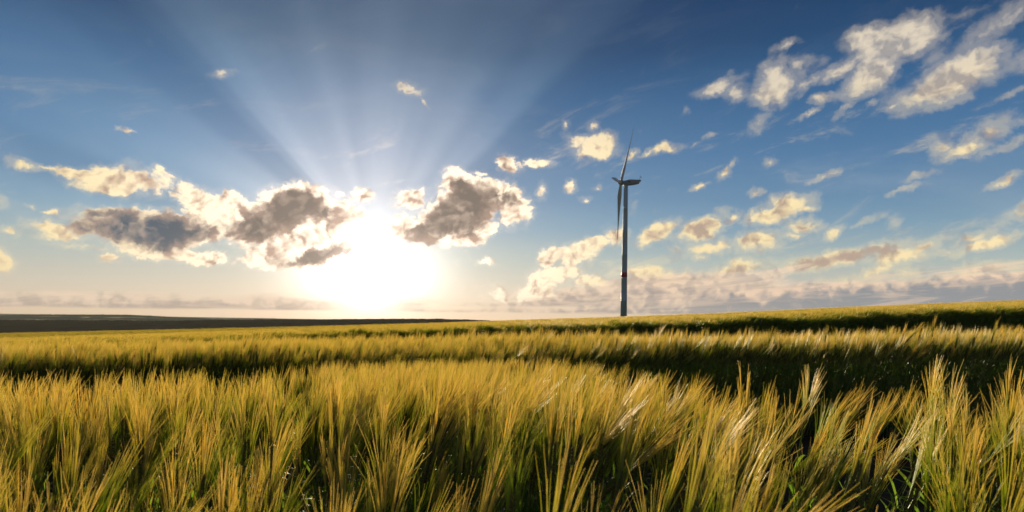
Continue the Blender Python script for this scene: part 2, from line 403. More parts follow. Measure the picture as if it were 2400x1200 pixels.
M_AWN = plant_mat("barley_awn", [(0.34, 0.38, 0.08), (0.50, 0.44, 0.13), (0.70, 0.58, 0.28), (0.36, 0.39, 0.09), (0.46, 0.38, 0.14)],
                  [(0.70, 0.66, 0.10), (0.95, 0.75, 0.20), (0.98, 0.80, 0.40), (0.78, 0.70, 0.13), (0.88, 0.66, 0.20)], 0.64, 0.45, 0.3, 30.0,
                  (0.80, 0.95, (0.19, 0.25, 0.035), (0.46, 0.56, 0.06)))
M_EAR = plant_mat("barley_ear", [(0.09, 0.11, 0.03), (0.17, 0.15, 0.05), (0.07, 0.09, 0.025)], [(0.16, 0.19, 0.03), (0.24, 0.22, 0.05)], 0.2, 0.8, 0.08)
M_STEM = plant_mat("barley_stem", [(0.12, 0.17, 0.035), (0.20, 0.22, 0.05)], [(0.20, 0.32, 0.03), (0.34, 0.36, 0.05)], 0.35, 0.4, 0.4)
M_LEAF = plant_mat("barley_leaf", [(0.030, 0.10, 0.012), (0.06, 0.13, 0.018), (0.10, 0.14, 0.025)], [(0.10, 0.29, 0.012), (0.18, 0.33, 0.02), (0.26, 0.30, 0.03)], 0.55, 0.5, 0.18)

m, s = new_mat("soil")
geo = s.node('ShaderNodeNewGeometry')
n = s.noise(geo.outputs['Position'], 3.0, 8, 0.6, dims='3D')
d = s.node('ShaderNodeBsdfPrincipled')
far = s.noise(s.v('MULTIPLY', geo.outputs['Position'], (0.004, 0.010, 0.0)), 1.0, 4, 0.5, dims='3D')
sepg = s.node('ShaderNodeSeparateXYZ'); s.put(sepg.inputs[0], geo.outputs['Position'])
soil = s.ramp(n, [(0.3, (0.035, 0.024, 0.015)), (0.7, (0.075, 0.052, 0.032))])
mead = s.ramp(far, [(0.35, (0.035, 0.055, 0.02)), (0.5, (0.06, 0.075, 0.03)), (0.62, (0.16, 0.14, 0.06))], 'CONSTANT')
s.put(d.inputs['Base Color'], s.mix(s.step(sepg.outputs[1], 250.0, 330.0), soil, mead))
d.inputs['Roughness'].default_value = 1.0
d.inputs['Specular IOR Level'].default_value = 0.0; d.inputs['IOR'].default_value = 1.0
b = s.node('ShaderNodeBump'); b.inputs['Strength'].default_value = 0.6; b.inputs['Distance'].default_value = 0.03
s.put(b.inputs['Height'], n); s.t.links.new(b.outputs[0], d.inputs['Normal'])
finish(s, d.outputs[0])
M_SOIL = m

m, s = new_mat("wooded_hillside")
geo = s.node('ShaderNodeNewGeometry')
n = s.noise(s.v('MULTIPLY', geo.outputs['Position'], (0.02, 0.02, 0.05)), 1.0, 6, 0.65, dims='3D')
d = s.node('ShaderNodeBsdfPrincipled')
s.put(d.inputs['Base Color'], s.ramp(n, [(0.3, (0.034, 0.033, 0.018)), (0.6, (0.055, 0.048, 0.027)), (0.8, (0.075, 0.062, 0.036))]))
d.inputs['Roughness'].default_value = 1.0; d.inputs['Specular IOR Level'].default_value = 0.0; d.inputs['IOR'].default_value = 1.0
finish(s, d.outputs[0])
M_WOOD = m

m, s = new_mat("far_farmland")
geo = s.node('ShaderNodeNewGeometry')
sepg = s.node('ShaderNodeSeparateXYZ'); s.put(sepg.inputs[0], geo.outputs['Position'])
n = s.noise(s.v('MULTIPLY', geo.outputs['Position'], (0.0020, 0.0065, 0.0)), 1.0, 3, 0.5, dims='3D')
d = s.node('ShaderNodeBsdfPrincipled')
s.put(d.inputs['Base Color'], s.ramp(n, [(0.0, (0.060, 0.070, 0.040)), (0.52, (0.085, 0.095, 0.050)), (0.58, (0.34, 0.31, 0.14)), (0.63, (0.06, 0.07, 0.04))], 'CONSTANT'))
d.inputs['Roughness'].default_value = 1.0; d.inputs['Specular IOR Level'].default_value = 0.0; d.inputs['IOR'].default_value = 1.0
finish(s, d.outputs[0])
M_FARM = m


def mesh_obj(name, verts, faces, mats, parent=None, smooth=False, fmat=None, link=True):
    me = bpy.data.meshes.new(name)
    me.from_pydata([tuple(v) for v in verts], [], faces)
    for mt in (mats if isinstance(mats, (list, tuple)) else [mats]):
        me.materials.append(mt)
    if fmat is not None:
        me.polygons.foreach_set('material_index', fmat)
    if smooth:
        me.polygons.foreach_set('use_smooth', [True] * len(me.polygons))
    me.update()
    o = bpy.data.objects.new(name, me)
    if link:
        COL.objects.link(o)
    if parent is not None:
        o.parent = parent
    return o


def tag(o, **kw):
    for k, v in kw.items():
        o[k] = v
    return o


# ------------------------------------------------------------------ the lie of the land
SKY_PX = [-600, 0, 600, 1100, 1300, 1461, 1700, 2000, 2200, 2400, 3000]
SKY_PY = [822, 793, 773, 754, 747, 742, 733, 719, 711, 704, 690]
_t = [(ray(px, py).x / ray(px, py).y, ray(px, py).z / ray(px, py).y) for px, py in zip(SKY_PX, SKY_PY)]
TA = np.array([a for a, _ in _t]); TB = np.array([b for _, b in _t])
CROP = 1.0      # height of the awn tips


def sstep(x, a, b):
    t = np.clip((x - a) / (b - a), 0, 1)
    return t * t * (3 - 2 * t)


def ground_z(x, y):
    x = np.asarray(x, float); y = np.asarray(y, float)
    near = np.where(x < 0, 0.040, 0.033) * x
    yy = np.maximum(y, 1.0)
    near = near - sstep(y, 5.5, 10.0) * np.interp(x / yy, [-.8, -.3, 0, .3, .8], [.07, .08, .13, .17, .20])
    tan = np.interp(x / yy, TA, TB)
    dd = np.minimum(yy, 130.0)
    far = EYE - 1.09 + dd * tan
    far = far + 0.05 * np.sin(x * 0.21 + 1.3) * np.sin(y * 0.17) * sstep(y, 14, 40)
    drop = np.maximum(yy - 130.0, 0)
    far = far - 0.00012 * drop ** 2 * (drop < 400) - (19.2 + 0.096 * (drop - 400)) * (drop >= 400) * 1.0
    far = np.maximum(far, -75.0)
    k = sstep(y, 10.5, 19.0)
    z = near * (1 - k) + far * k
    return z


def lump(x, y, f, seed=0.0):
    return mnoise.noise(Vector((x * f + seed, y * f - seed, seed * 0.37)))


# ground: one sheet from behind the camera out past the hills
rings = [-30, -12, -5, -2, -0.5] + list(np.arange(0, 8, 0.5)) + list(np.arange(8, 20, 0.5)) + list(np.geomspace(20, 15000, 90))
cols = np.concatenate([-np.geomspace(40, 1.2, 14), np.linspace(-1.1, 1.1, 67), np.geomspace(1.2, 40, 14)])
verts, faces = [], []
for y in rings:
    w = max(abs(y), 1.0) + 1.0
    for c in cols:
        x = c * w
        z = float(ground_z(x, y))
        if y < 30:
            z += 0.025 * lump(x, y, 1.3)
        verts.append((x, y, z))
nc = len(cols)
for j in range(len(rings) - 1):
    for i in range(nc - 1):
        a = j * nc + i
        faces.append((a, a + 1, a + nc + 1, a + nc))
tag(mesh_obj("ground", verts, faces, M_SOIL, smooth=True), kind="structure")


def ridge(name, mat, dist, depth, line, rough, fine, seed):
    """a hill with its crest at this distance, seen against the sky along a line of the photograph"""
    pxs = np.array([p for p, _ in line], float); pys = np.array([q for _, q in line], float)
    verts, faces = [], []
    xs = np.arange(pxs[0], pxs[-1] + 1, fine)
    prof = [(-1.0, -1.0), (-0.75, -0.80), (-0.5, -0.5), (-0.3, -0.25), (-0.14, -0.07), (-0.05, -0.015), (0, 0), (0.08, -0.02), (0.3, -0.25), (0.8, -1.0)]
    low = -80.0
    for px in xs:
        py = np.interp(px, pxs, pys)
        d = ray(px, py)
        top = EYE + d.z / d.y * dist
        ax = d.x / d.y
        for t, h in prof:
            yy = dist + t * depth
            z = top + (top - low) * h
            xx = ax * yy
            z += (rough if t >= -0.06 else rough * 0.02) * (mnoise.noise(Vector((xx * 0.03 + seed, yy * 0.03, 0))) + 1.1 * mnoise.noise(Vector((xx * 0.16, yy * 0.11 + seed, 0)))) * (1.0 if h > -0.9 else 0.2)
            verts.append((xx, yy, z))
    n = len(prof)
    for i in range(len(xs) - 1):
        for j in range(n - 1):
            a = i * n + j
            faces.append((a, a + n, a + n + 1, a + 1))
    return tag(mesh_obj(name, verts, faces, mat, smooth=False), kind="structure")


ridge("wooded_hill", M_WOOD, 1700, 1300, [(-900, 747), (0, 749.5), (160, 750), (400, 751.5), (520, 749), (700, 748.5), (900, 747), (1020, 747), (1100, 749), (1200, 753), (1400, 764), (3200, 800)], 1.1, 3, 3.0)
ridge("farmland_hill", M_FARM, 4200, 1800, [(-900, 735), (0, 737.5), (95, 736.5), (230, 737), (300, 737.5), (360, 740), (430, 744.5), (480, 746), (560, 753), (900, 765), (1400, 790)], 2.0, 4, 9.0)
ridge("distant_hill", M_FARM, 8000, 2500, [(300, 760), (480, 749), (540, 746.2), (580, 745), (640, 746), (720, 749), (900, 758)], 1.5, 6, 17.0)

# ------------------------------------------------------------------ barley
rnd = random.Random(11)


def tube(path, radii, sides, verts, faces, fm, mat_i):
    base = len(verts)
    for k, (p, r) in enumerate(zip(path, radii)):
        t = (path[min(k + 1, len(path) - 1)] - path[max(k - 1, 0)]).normalized()
        a = t.orthogonal().normalized(); b = t.cross(a)
        for i in range(sides):
            q = 2 * math.pi * i / sides
            verts.append(p + (a * math.cos(q) + b * math.sin(q)) * r)
    for k in range(len(path) - 1):
        for i in range(sides):
            j = (i + 1) % sides
            faces.append((base + k * sides + i, base + k * sides + j, base + (k + 1) * sides + j, base + (k + 1) * sides + i)); fm.append(mat_i)


def ribbon(path, widths, side, verts, faces, fm, mat_i, fold=0.0):
    base = len(verts)
    for p, w, sd in zip(path, widths, side):
        verts.append(p - sd * w * 0.5); verts.append(p + sd * w * 0.5)
    for k in range(len(path) - 1):
        faces.append((base + 2 * k, base + 2 * k + 1, base + 2 * k + 3, base + 2 * k + 2)); fm.append(mat_i)


def rdir(r):
    a = r.uniform(0, 2 * math.pi)
    return Vector((math.cos(a), math.sin(a), 0))


class Barley:
    """geometry of one stalk, kept as separate pieces so it can be a thing with parts or one light mesh"""
    def __init__(self, r, height=0.80, bend=0.0, fan=0.10, awn_len=0.15, light=0, ear_nod=0.0):
        self.parts = {}
        # stem
        wob = rdir(r) * r.uniform(0.0, 0.02)
        bd = Vector((1, 0, 0)) * bend
        n = 4 if light else 6
        path = []
        for k in range(n):
            t = k / (n - 1)
            path.append(Vector((0, 0, height * t)) + wob * math.sin(math.pi * t) + bd * t * t * 0.35)
        V, F, M = [], [], []
        tube(path, [0.0019 - 0.0007 * k / (n - 1) for k in range(n)], 3 if light else 5, V, F, M, 0)
        self.parts['stem'] = (V, F, M)
        top = path[-1]
        up = (path[-1] - path[-2]).normalized()
        up = (up + Vector((1, 0, 0)) * ear_nod).normalized()
        # ear: two rows of plump kernels
        L = r.uniform(0.070, 0.092)
        side = up.orthogonal().normalized()
        side = (side * math.cos(1.0) + up.cross(side) * math.sin(1.0)).normalized()
        nrm = up.cross(side)
        V, F, M = [], [], []
        AV, AF, AM = [], [], []
        nk = 8 if light else 13
        lean = up
        for k in range(nk):
            t = k / (nk - 1)
            axis_p = top + up * (0.004 + L * t) + Vector((1, 0, 0)) * ear_nod * 0.02 * t * t
            taper = 1.0 - 0.45 * max(0, t - 0.6) / 0.4 - 0.3 * max(0, 0.12 - t) / 0.12
            for sg in (-1, 1):
                c = axis_p + side * sg * 0.0040 * taper + up * (0.0 if sg < 0 else L / nk * 0.5)
                # kernel: an elongated six-sided grain pointing up and out
                kd = (up + side * sg * 0.28).normalized()
                a = kd.orthogonal().normalized(); b = kd.cross(a)
                rr = 0.0042 * taper
                kl = 0.0135
                base = len(V)
                ns = 4 if light else 6
                V.append(c - kd * kl * 0.3)
                for q in range(ns):
                    an = 2 * math.pi * q / ns
                    V.append(c + kd * kl * 0.15 + (a * math.cos(an) + b * math.sin(an)) * rr)
                V.append(c + kd * kl * 0.75)
                for q in range(ns):
                    q2 = (q + 1) % ns
                    F.append((base, base + 1 + q2, base + 1 + q)); M.append(0)
                    F.append((base + 1 + q, base + 1 + q2, base + ns + 1)); M.append(0)
                # its awn
                tip0 = c + kd * kl * 0.6
                al = awn_len * r.uniform(0.82, 1.08) * (1.0 - 0.12 * t)
                spread = (side * sg * r.uniform(0.25, 1.0) * fan + nrm * r.gauss(0, 0.55) * fan)
                d0 = (up + spread * 0.6).normalized(); d1 = (up + spread * 1.25 + Vector((1, 0, 0)) * (0.10 * ear_nod + 0.02)).normalized()
                p0 = tip0; p1 = p0 + d0 * al * 0.4; p2 = p1 + ((d0 + d1) * 0.5).normalized() * al * 0.3; p3 = p2 + d1 * al * 0.3
                if light:
                    tube([p0, p2, p3], [0.0006 * light, 0.0006 * light, 0.0003 * light], 3, AV, AF, AM, 0)
                else:
                    tube([p0, p1, p2, p3], [0.00062, 0.00062, 0.00054, 0.00026], 3, AV, AF, AM, 0)
        self.parts['ear'] = (V, F, M)
        self.parts['beard'] = (AV, AF, AM)
        # leaves
        self.parts['leaf'] = []
        for hh in ([0.80, 0.52] if not light else [0.72]):
            V, F, M = [], [], []
            start = path[0].lerp(path[-1], hh * r.uniform(0.92, 1.05))
            d = rdir(r)
            ln = r.uniform(0.16, 0.26)
            pts, wd, sds = [], [], []
            ns = 6 if not light else 4
            droop = r.uniform(0.3, 1.3)
            sd = d.cross(Vector((0, 0, 1))).normalized()
            for k in range(ns):
                t = k / (ns - 1)
                pts.append(start + d * ln * (0.35 * t + 0.35 * t * t) + Vector((0, 0, ln * (0.85 * t - 0.55 * droop * t * t))))
                wd.append(0.010 * (math.sin(math.pi * min(1, 0.25 + 0.75 * t)) * 0.9 + 0.08))
                sds.append((sd + Vector((0, 0, 1)) * 0.3 * math.sin(3 * t + droop)).normalized())
            ribbon(pts, wd, sds, V, F, M, 0)
            self.parts['leaf'].append((V, F, M))
        self.h = height

    def joined(self, verts, faces, fm, mat4=None, order=('stem', 'ear', 'beard', 'leaf')):
        idx = {'stem': 0, 'ear': 1, 'beard': 2, 'leaf': 3}
        for key in order:
            ps = self.parts[key]
            for (V, F, M) in (ps if isinstance(ps, list) else [ps]):
                b = len(verts)
                verts.extend([(mat4 @ v) if mat4 else v for v in V])
                faces.extend([tuple(b + i for i in f) for f in F])
                fm.extend([idx[key]] * len(F))


MATS4 = [M_STEM, M_EAR, M_AWN, M_LEAF]
# stalk shapes: most upright, some nodding, some wide-fanned
VAR = []
for i in range(14):
    VAR.append(Barley(rnd, height=rnd.uniform(0.74, 0.84), bend=rnd.uniform(-0.15, 0.35), fan=[0.10, 0.16, 0.24, 0.34][i % 4] * rnd.uniform(0.9, 1.2),
                      awn_len=rnd.uniform(0.13, 0.175), ear_nod=[0, 0, .1, .25, 0, .5, .05][i % 7] * rnd.uniform(.7, 1.2)))
LIGHT = [Barley(rnd, height=rnd.uniform(0.74, 0.84), bend=rnd.uniform(0.0, 0.5), fan=rnd.uniform(.08, .2), awn_len=rnd.uniform(.13, .17), light=1.25, ear_nod=rnd.choice([0, .1, .3, .6])) for i in range(10)]

proto_near = bpy.data.collections.new("barley_shapes_near")      # not linked: only sources for the crop
proto_mid = bpy.data.collections.new("barley_shapes_mid")
proto_far = bpy.data.collections.new("barley_shapes_far")
for i, v in enumerate(VAR):
    V, F, M = [], [], []
    v.joined(V, F, M)
    proto_near.objects.link(mesh_obj("stalk_%02d" % i, V, F, MATS4, fmat=M, link=False))


def patch(size, count, rn, wide, colname, idx, coll, shapes):
    V, F, M = [], [], []
    for k in range(count):
        b = rn.choice(shapes)
        x, y = rn.uniform(-size / 2, size / 2), rn.uniform(-size / 2, size / 2)
        lean = Matrix.Rotation(rn.gauss(0.06, 0.10), 4, 'Y') @ Matrix.Rotation(rn.gauss(0, 0.08), 4, 'X')
        mt = Matrix.Translation((x, y, 0)) @ lean @ Matrix.Rotation(rn.uniform(-1.0, 1.0), 4, 'Z') @ Matrix.Diagonal((wide, wide, rn.uniform(0.93, 1.05), 1))
        b.joined(V, F, M, mt)
    coll.objects.link(mesh_obj("%s_%02d" % (colname, idx), V, F, MATS4, fmat=M, link=False))


for i in range(6):
    patch(0.40, 75, rnd, 1.0, "patch", i, proto_mid, LIGHT)
WIDE = [Barley(rnd, height=rnd.uniform(0.74, 0.84), bend=rnd.uniform(0.1, 0.6), fan=rnd.uniform(.12, .25), awn_len=rnd.uniform(.14, .18), light=2.0, ear_nod=rnd.choice([0, .2, .4])) for i in range(6)]
for i in range(5):
    patch(1.2, 110, rnd, 1.0, "wide", i, proto_far, WIDE)


# where crop stands ------------------------------------------------
def edge_near(x, y=2.5):      # far edge of the nearest bed: it runs on across the track left of centre
    q = x / max(y, 0.5)
    e = 2.5 - 0.28 * max(x, 0) + 0.35 * lump(x, 0.0, 1.1, 4.0)
    return e + 2.2 * float(sstep(q, -0.40, -0.24) * (1 - sstep(q, 0.06, 0.16)))


def edge_mid0(x, y=6.0):
    q = x / max(y, 0.5)
    return 5.2 + 0.9 * float(sstep(q, 0.05, 0.25)) + 0.35 * lump(x, 1.0, 0.5, 8.0)


def edge_mid1(x):
    return 10.3 + 0.35 * lump(x, 2.0, 0.35, 2.0)


def edge_far(x):
    return 19.5 + 0.8 * lump(x, 3.0, 0.22, 5.0)


def lean_at(x, y):
    """wind: how far the stalks lean and to which side"""
    g = lump(x, y, 0.9, 7.0)
    g2 = lump(x, y, 2.6, 1.0)
    ax = 0.03 + 0.07 * g + 0.06 * g2
    if y < 4:
        ax += float(np.interp(x / max(y, .5), [-.77, -.55, -.3, -.1, .05, .15, .19, .26, .38, .48, .56, .62, .8], [-.14, -.09, -.02, .02, .07, .20, .02, .04, .24, .42, .34, .02, .08]))
    if y > 5:
        ax += 0.10 + 0.14 * np.clip(x / y, 0, 0.8)
    return ax, 0.06 * lump(x, y, 1.7, 3.0)


def rot_for(x, y, r, jitter=0.055, spin=1.3):
    ax, ay = lean_at(x, y)
    if r.random() < 0.05 and y < 6:          # a few are knocked over
        ax += r.gauss(0.05, 0.28); ay += r.gauss(0, 0.15)
    m3 = Matrix.Rotation(ax + r.gauss(0, jitter), 3, 'Y') @ Matrix.Rotation(ay + r.gauss(0, jitter), 3, 'X') @ Matrix.Rotation(r.uniform(-spin, spin), 3, 'Z')
    return m3.to_euler()


near_pts = []
r2 = random.Random(5)
ymin = 0.55
for k in range(20000):
    y = r2.uniform(ymin, 5.0)
    x = r2.uniform(-1, 1) * (0.95 * y + 0.35)
    # even scatter by area
    if r2.random() > (0.95 * y + 0.35) / (0.95 * 5.0 + 0.35):
        continue
    if y > edge_near(x, y):
        continue
    if abs(x - 0.178 * y) < 0.012 + 0.035 * (y - 0.9) and y > 1.0:      # a trodden gap
        continue
    dens = 0.58 + 0.8 * lump(x, y, 2.2, 6.0) - (0.24 if y > 2.5 else 0.0)
    if x > 0.3 and y > 1.7:
        dens -= 0.40
    if r2.random() > dens:
        continue
    near_pts.append((x, y))


def field_object(name, label, cat, pts, coll, nvar, jitter, spin, rscale, zfun=None):
    r = random.Random(len(pts))
    co, rot, sc, ix = [], [], [], []
    for (x, y) in pts:
        z = float(ground_z(x, y)) + 0.0
        co.append((x, y, z))
        e = rot_for(x, y, r, jitter, spin)
        rot.append((e.x, e.y, e.z))
        h = rscale(x, y, r)
        sc.append((1.0, 1.0, h) if nvar != 14 else (h, h, h))
        ix.append(r.randrange(nvar))
    me = bpy.data.meshes.new(name)
    me.from_pydata(co, [], [])
    a = me.attributes.new("rot", 'FLOAT_VECTOR', 'POINT'); a.data.foreach_set('vector', np.array(rot, float).ravel())
    a = me.attributes.new("siz", 'FLOAT_VECTOR', 'POINT'); a.data.foreach_set('vector', np.array(sc, float).ravel())
    a = me.attributes.new("kindix", 'INT', 'POINT'); a.data.foreach_set('value', np.array(ix, int))
    o = bpy.data.objects.new(name, me)
    COL.objects.link(o)
    tag(o, label=label, category=cat, kind="stuff")
    g = bpy.data.node_groups.new(name, 'GeometryNodeTree')
    g.interface.new_socket("Geometry", in_out='INPUT', socket_type='NodeSocketGeometry')
    g.interface.new_socket("Geometry", in_out='OUTPUT', socket_type='NodeSocketGeometry')
    gi = g.nodes.new('NodeGroupInput'); go = g.nodes.new('NodeGroupOutput')
    ci = g.nodes.new('GeometryNodeCollectionInfo')
    ci.inputs['Collection'].default_value = coll
    ci.inputs['Separate Children'].default_value = True
    ci.inputs['Reset Children'].default_value = True
    ip = g.nodes.new('GeometryNodeInstanceOnPoints')
    ip.inputs['Pick Instance'].default_value = True

    def attr(nm, ty, sock):
        n = g.nodes.new('GeometryNodeInputNamedAttribute'); n.data_type = ty
        n.inputs['Name'].default_value = nm
        g.links.new(n.outputs['Attribute'], sock)
    g.links.new(gi.outputs[0], ip.inputs['Points'])
    g.links.new(ci.outputs[0], ip.inputs['Instance'])
    attr("kindix", 'INT', ip.inputs['Instance Index'])
    attr("rot", 'FLOAT_VECTOR', ip.inputs['Rotation'])
    attr("siz", 'FLOAT_VECTOR', ip.inputs['Scale'])
    g.links.new(ip.outputs[0], go.inputs[0])
    md = o.modifiers.new("crop", 'NODES'); md.node_group = g
    return o


def hscale_near(x, y, r):
    h = 0.955 + 0.11 * lump(x, y, 1.9, 2.0) + r.gauss(0, 0.045)
    h -= 0.03 * sstep(x / y, 0.2, 0.7) if y > 1.3 else 0.0
    if y < 0.9:
        h -= 0.03
    if y > 1.3 and r.random() < 0.12:
        h += 0.07
    h += 0.03 * math.exp(-((x / y - 0.0) / 0.16) ** 2) * (1 if y > 1.3 else 0)
    return min(h, (1.13 - 0.05 * y) / 1.06)


# the stalks nearest the eye are things of their own; the rest of the crop is one mass
def in_view(x, y, top=1.0):
    return abs(x) < 0.80 * y + 0.02


near_pts.sort(key=lambda p: math.hypot(p[0], p[1]))
own = [p for p in near_pts if in_view(*p)][:300]
ownset = set(own)
rest = [p for p in near_pts if p not in ownset]

shared = []
for i, v in enumerate(VAR):
    d = {}
    for key, mt in (('stem', M_STEM), ('ear', M_EAR), ('beard', M_AWN)):
        V, F, M = v.parts[key]
        me = bpy.data.meshes.new("barley_" + key)
        me.from_pydata([tuple(q) for q in V], [], F); me.materials.append(mt); me.update()
        d[key] = me
    d['leaf'] = []
    for V, F, M in v.parts['leaf']:
        me = bpy.data.meshes.new("barley_leaf")
        me.from_pydata([tuple(q) for q in V], [], F); me.materials.append(M_LEAF); me.update()
        d['leaf'].append(me)
    shared.append(d)

r3 = random.Random(21)
stalks = []
for (x, y) in own:
    vi = r3.randrange(len(VAR))
    d = shared[vi]
    st = bpy.data.objects.new("barley_stalk", d['stem'])
    h = hscale_near(x, y, r3)
    st.location = (x, y, float(ground_z(x, y)) - 0.01)
    st.rotation_euler = rot_for(x, y, r3)
    st.scale = (h, h, h)
    COL.objects.link(st)
    st['label'] = "slender bearded barley stalk standing among many alike in the nearest rows"
    st['category'] = "barley stalk"
    st['group'] = "barley stalks in the nearest rows"
    ear = bpy.data.objects.new("ear", d['ear']); ear.parent = st; COL.objects.link(ear)
    be = bpy.data.objects.new("beard", d['beard']); be.parent = ear; COL.objects.link(be)
    for lm in d['leaf']:
        lf = bpy.data.objects.new("leaf", lm); lf.parent = st; COL.objects.link(lf)
    m4 = Matrix.Translation(st.location) @ st.rotation_euler.to_matrix().to_4x4() @ Matrix.Scale(h, 4)
    tip = m4 @ Vector((0.0, 0.0, 0.98)); foot = m4 @ Vector((0.0, 0.0, 0.6))
    px = 1200 + FOC * tip.x / tip.y; py = HORIZON - FOC * (tip.z - EYE) / tip.y
    stalks.append((st, px, py, (tip.x - foot.x) / 0.38))
taken = set()


def single_out(text, key, ok):
    """the stalk that ranks first under this description gets it for itself"""
    c = [t for t in stalks if t[0].name not in taken and ok(t)]
    if c:
        best = max(c, key=key)
        best[0]['label'] = text
        taken.add(best[0].name)


single_out("barley stalk whose awns reach highest of the nearest row, in the left third", lambda t: -t[2], lambda t: 40 < t[1] < 800)
single_out("barley stalk whose awns reach highest of the nearest row, below the sun", lambda t: -t[2], lambda t: 800 < t[1] < 1250)
single_out("barley stalk whose awns reach highest of the nearest row, below the turbine", lambda t: -t[2], lambda t: 1350 < t[1] < 1600)
single_out("barley stalk whose awns reach highest of the nearest row, in the right third", lambda t: -t[2], lambda t: 1600 < t[1] < 2360)
single_out("barley stalk leaning hardest to the right of all in the nearest rows", lambda t: t[3], lambda t: 1000 < t[1] < 2360)
single_out("barley stalk leaning hardest to the left of all in the nearest rows", lambda t: -t[3], lambda t: 40 < t[1] < 1400)
single_out("nearest-row barley stalk farthest to the left of the photo", lambda t: -t[1], lambda t: t[1] > 10)
single_out("nearest-row barley stalk farthest to the right of the photo", lambda t: t[1], lambda t: t[1] < 2390)

field_object("barley_crop", "dense golden-green bearded barley in the near bed before the dark wheel track", "barley", rest, proto_near, 14, 0.055, 1.3, hscale_near)

mid = []
r4 = random.Random(8)
for k in range(60000):
    y = r4.uniform(4.7, 11.0)
    x = r4.uniform(-1, 1) * (0.86 * 11 + 0.6)
    if abs(x) > 0.86 * y + 0.6 or y < edge_mid0(x, y) or y > edge_mid1(x):
        continue
    mid.append((x, y))
print("mid", len(mid), "near", len(near_pts), "own", len(own))
field_object("barley_crop", "golden barley strip between the two dark wheel tracks", "barley", mid[:22000], proto_near, 14, 0.08, 1.3,
             lambda x, y, r: 0.96 + 0.06 * lump(x, y, 0.8, 2.0) + r.gauss(0, 0.04))
far = []
y = 18.5
while y < 50:
    xw = 0.86 * y + 1
    x = -xw
    while x < xw:
        px, py = x + r4.uniform(-.1, .1), y + r4.uniform(-.1, .1)
        if py > edge_far(px):
            far.append((px, py))
        x += 0.34
    y += 0.34
print("far", len(far))
field_object("barley_crop", "thin golden strip of barley on the rise behind the second dark wheel track", "barley", far, proto_mid, 6, 0.03, 0.2,
             lambda x, y, r: 0.98 + 0.07 * lump(x, y, 0.5, 2.0) + 0.07 * lump(x, y, 1.3, 5.0) + r.gauss(0, 0.03))
vfar = []
y = 50.0
while y < 170:
    xw = 0.86 * y + 1
    x = -xw
    while x < xw:
        vfar.append((x + r4.uniform(-.3, .3), y + r4.uniform(-.3, .3)))
        x += 1.1
    y += 1.1
print("vfar", len(vfar))
field_object("barley_crop", "farthest barley running to the brow of the field", "barley", vfar, proto_far, 5, 0.03, 0.2,
             lambda x, y, r: 0.98 + 0.08 * lump(x, y, 0.2, 2.0) + r.gauss(0, 0.03))

# ------------------------------------------------------------------ wind turbine
def paint(name, col, rough=0.45):
    m, s = new_mat(name)
    geo = s.node('ShaderNodeNewGeometry')
    n = s.noise(s.v('MULTIPLY', geo.outputs['Position'], (0.8, 0.8, 0.08)), 1.0, 5, 0.6, dims='3D')
    p = s.node('ShaderNodeBsdfPrincipled')
    lo = tuple(c * 0.86 for c in col)
    s.put(p.inputs['Base Color'], s.ramp(n, [(0.35, lo), (0.65, col)]))
    p.inputs['Roughness'].default_value = rough
    p.inputs['Specular IOR Level'].default_value = 0.15
    finish(s, p.outputs[0])
    return m


M_TOWER = paint("turbine_paint", (0.30, 0.37, 0.42), 0.6)
M_RED = paint("red_band_paint", (0.38, 0.035, 0.025))
M_NAC = paint("nacelle_paint", (0.22, 0.23, 0.24))
M_DARKM = paint("dark_metal", (0.05, 0.05, 0.05))
D_T = 478.0
d = ray(1461.5, 745)
TX, TY = d.x / d.y * D_T, D_T
hubd = ray(1463, 429)
HUBZ = EYE + hubd.z / hubd.y * D_T
turb = bpy.data.objects.new("wind_turbine", None)
turb.location = (TX, TY, -1.0)
COL.objects.link(turb)
tag(turb, label="tall grey wind turbine with a red band low on its tower", category="wind turbine")
H = HUBZ + 1.0            # hub height over the foot


def lathe(name, prof, mat, parent, seg=32, caps=True, smooth=True):
    V, F = [], []
    for r, z in prof:
        for i in range(seg):
            a = 2 * math.pi * i / seg
            V.append((r * math.cos(a), r * math.sin(a), z))
    for k in range(len(prof) - 1):
        for i in range(seg):
            j = (i + 1) % seg
            F.append((k * seg + i, k * seg + j, (k + 1) * seg + j, (k + 1) * seg + i))
    if caps:
        F.append(tuple(range(seg))[::-1]); F.append(tuple((len(prof) - 1) * seg + i for i in range(seg)))
    return mesh_obj(name, V, F, mat, parent, smooth)


def rad(z):
    return 2.35 + (1.45 - 2.35) * (z / H)


prof = [(rad(0), 0)]
top = H - 1.9
for k in range(1, 6):              # flange seams between the tower sections
    z = top * k / 6
    prof += [(rad(z), z - 0.12), (rad(z) + 0.02, z - 0.10), (rad(z) + 0.02, z + 0.10), (rad(z), z + 0.12)]
prof.append((rad(top), top))
lathe("tower", prof, M_TOWER, turb)
zb = EYE + 1.0 + (ray(1462, 644).z / ray(1462, 644).y) * D_T
lathe("red_band", [(rad(zb - 1.7) + 0.06, zb - 1.7), (rad(zb + 1.7) + 0.06, zb + 1.7)], M_RED, turb)

# rotor axis: points left across the view, yawed a little and tilted up
PSI = math.radians(-15.5); TILT = math.radians(8.5)
axis = Vector((-math.cos(PSI) * math.cos(TILT), -math.sin(PSI) * math.cos(TILT), math.sin(TILT)))
hub_off = axis * 3.4                # hub stands out in front of the tower
hubc = Vector((0, 0, H)) + hub_off
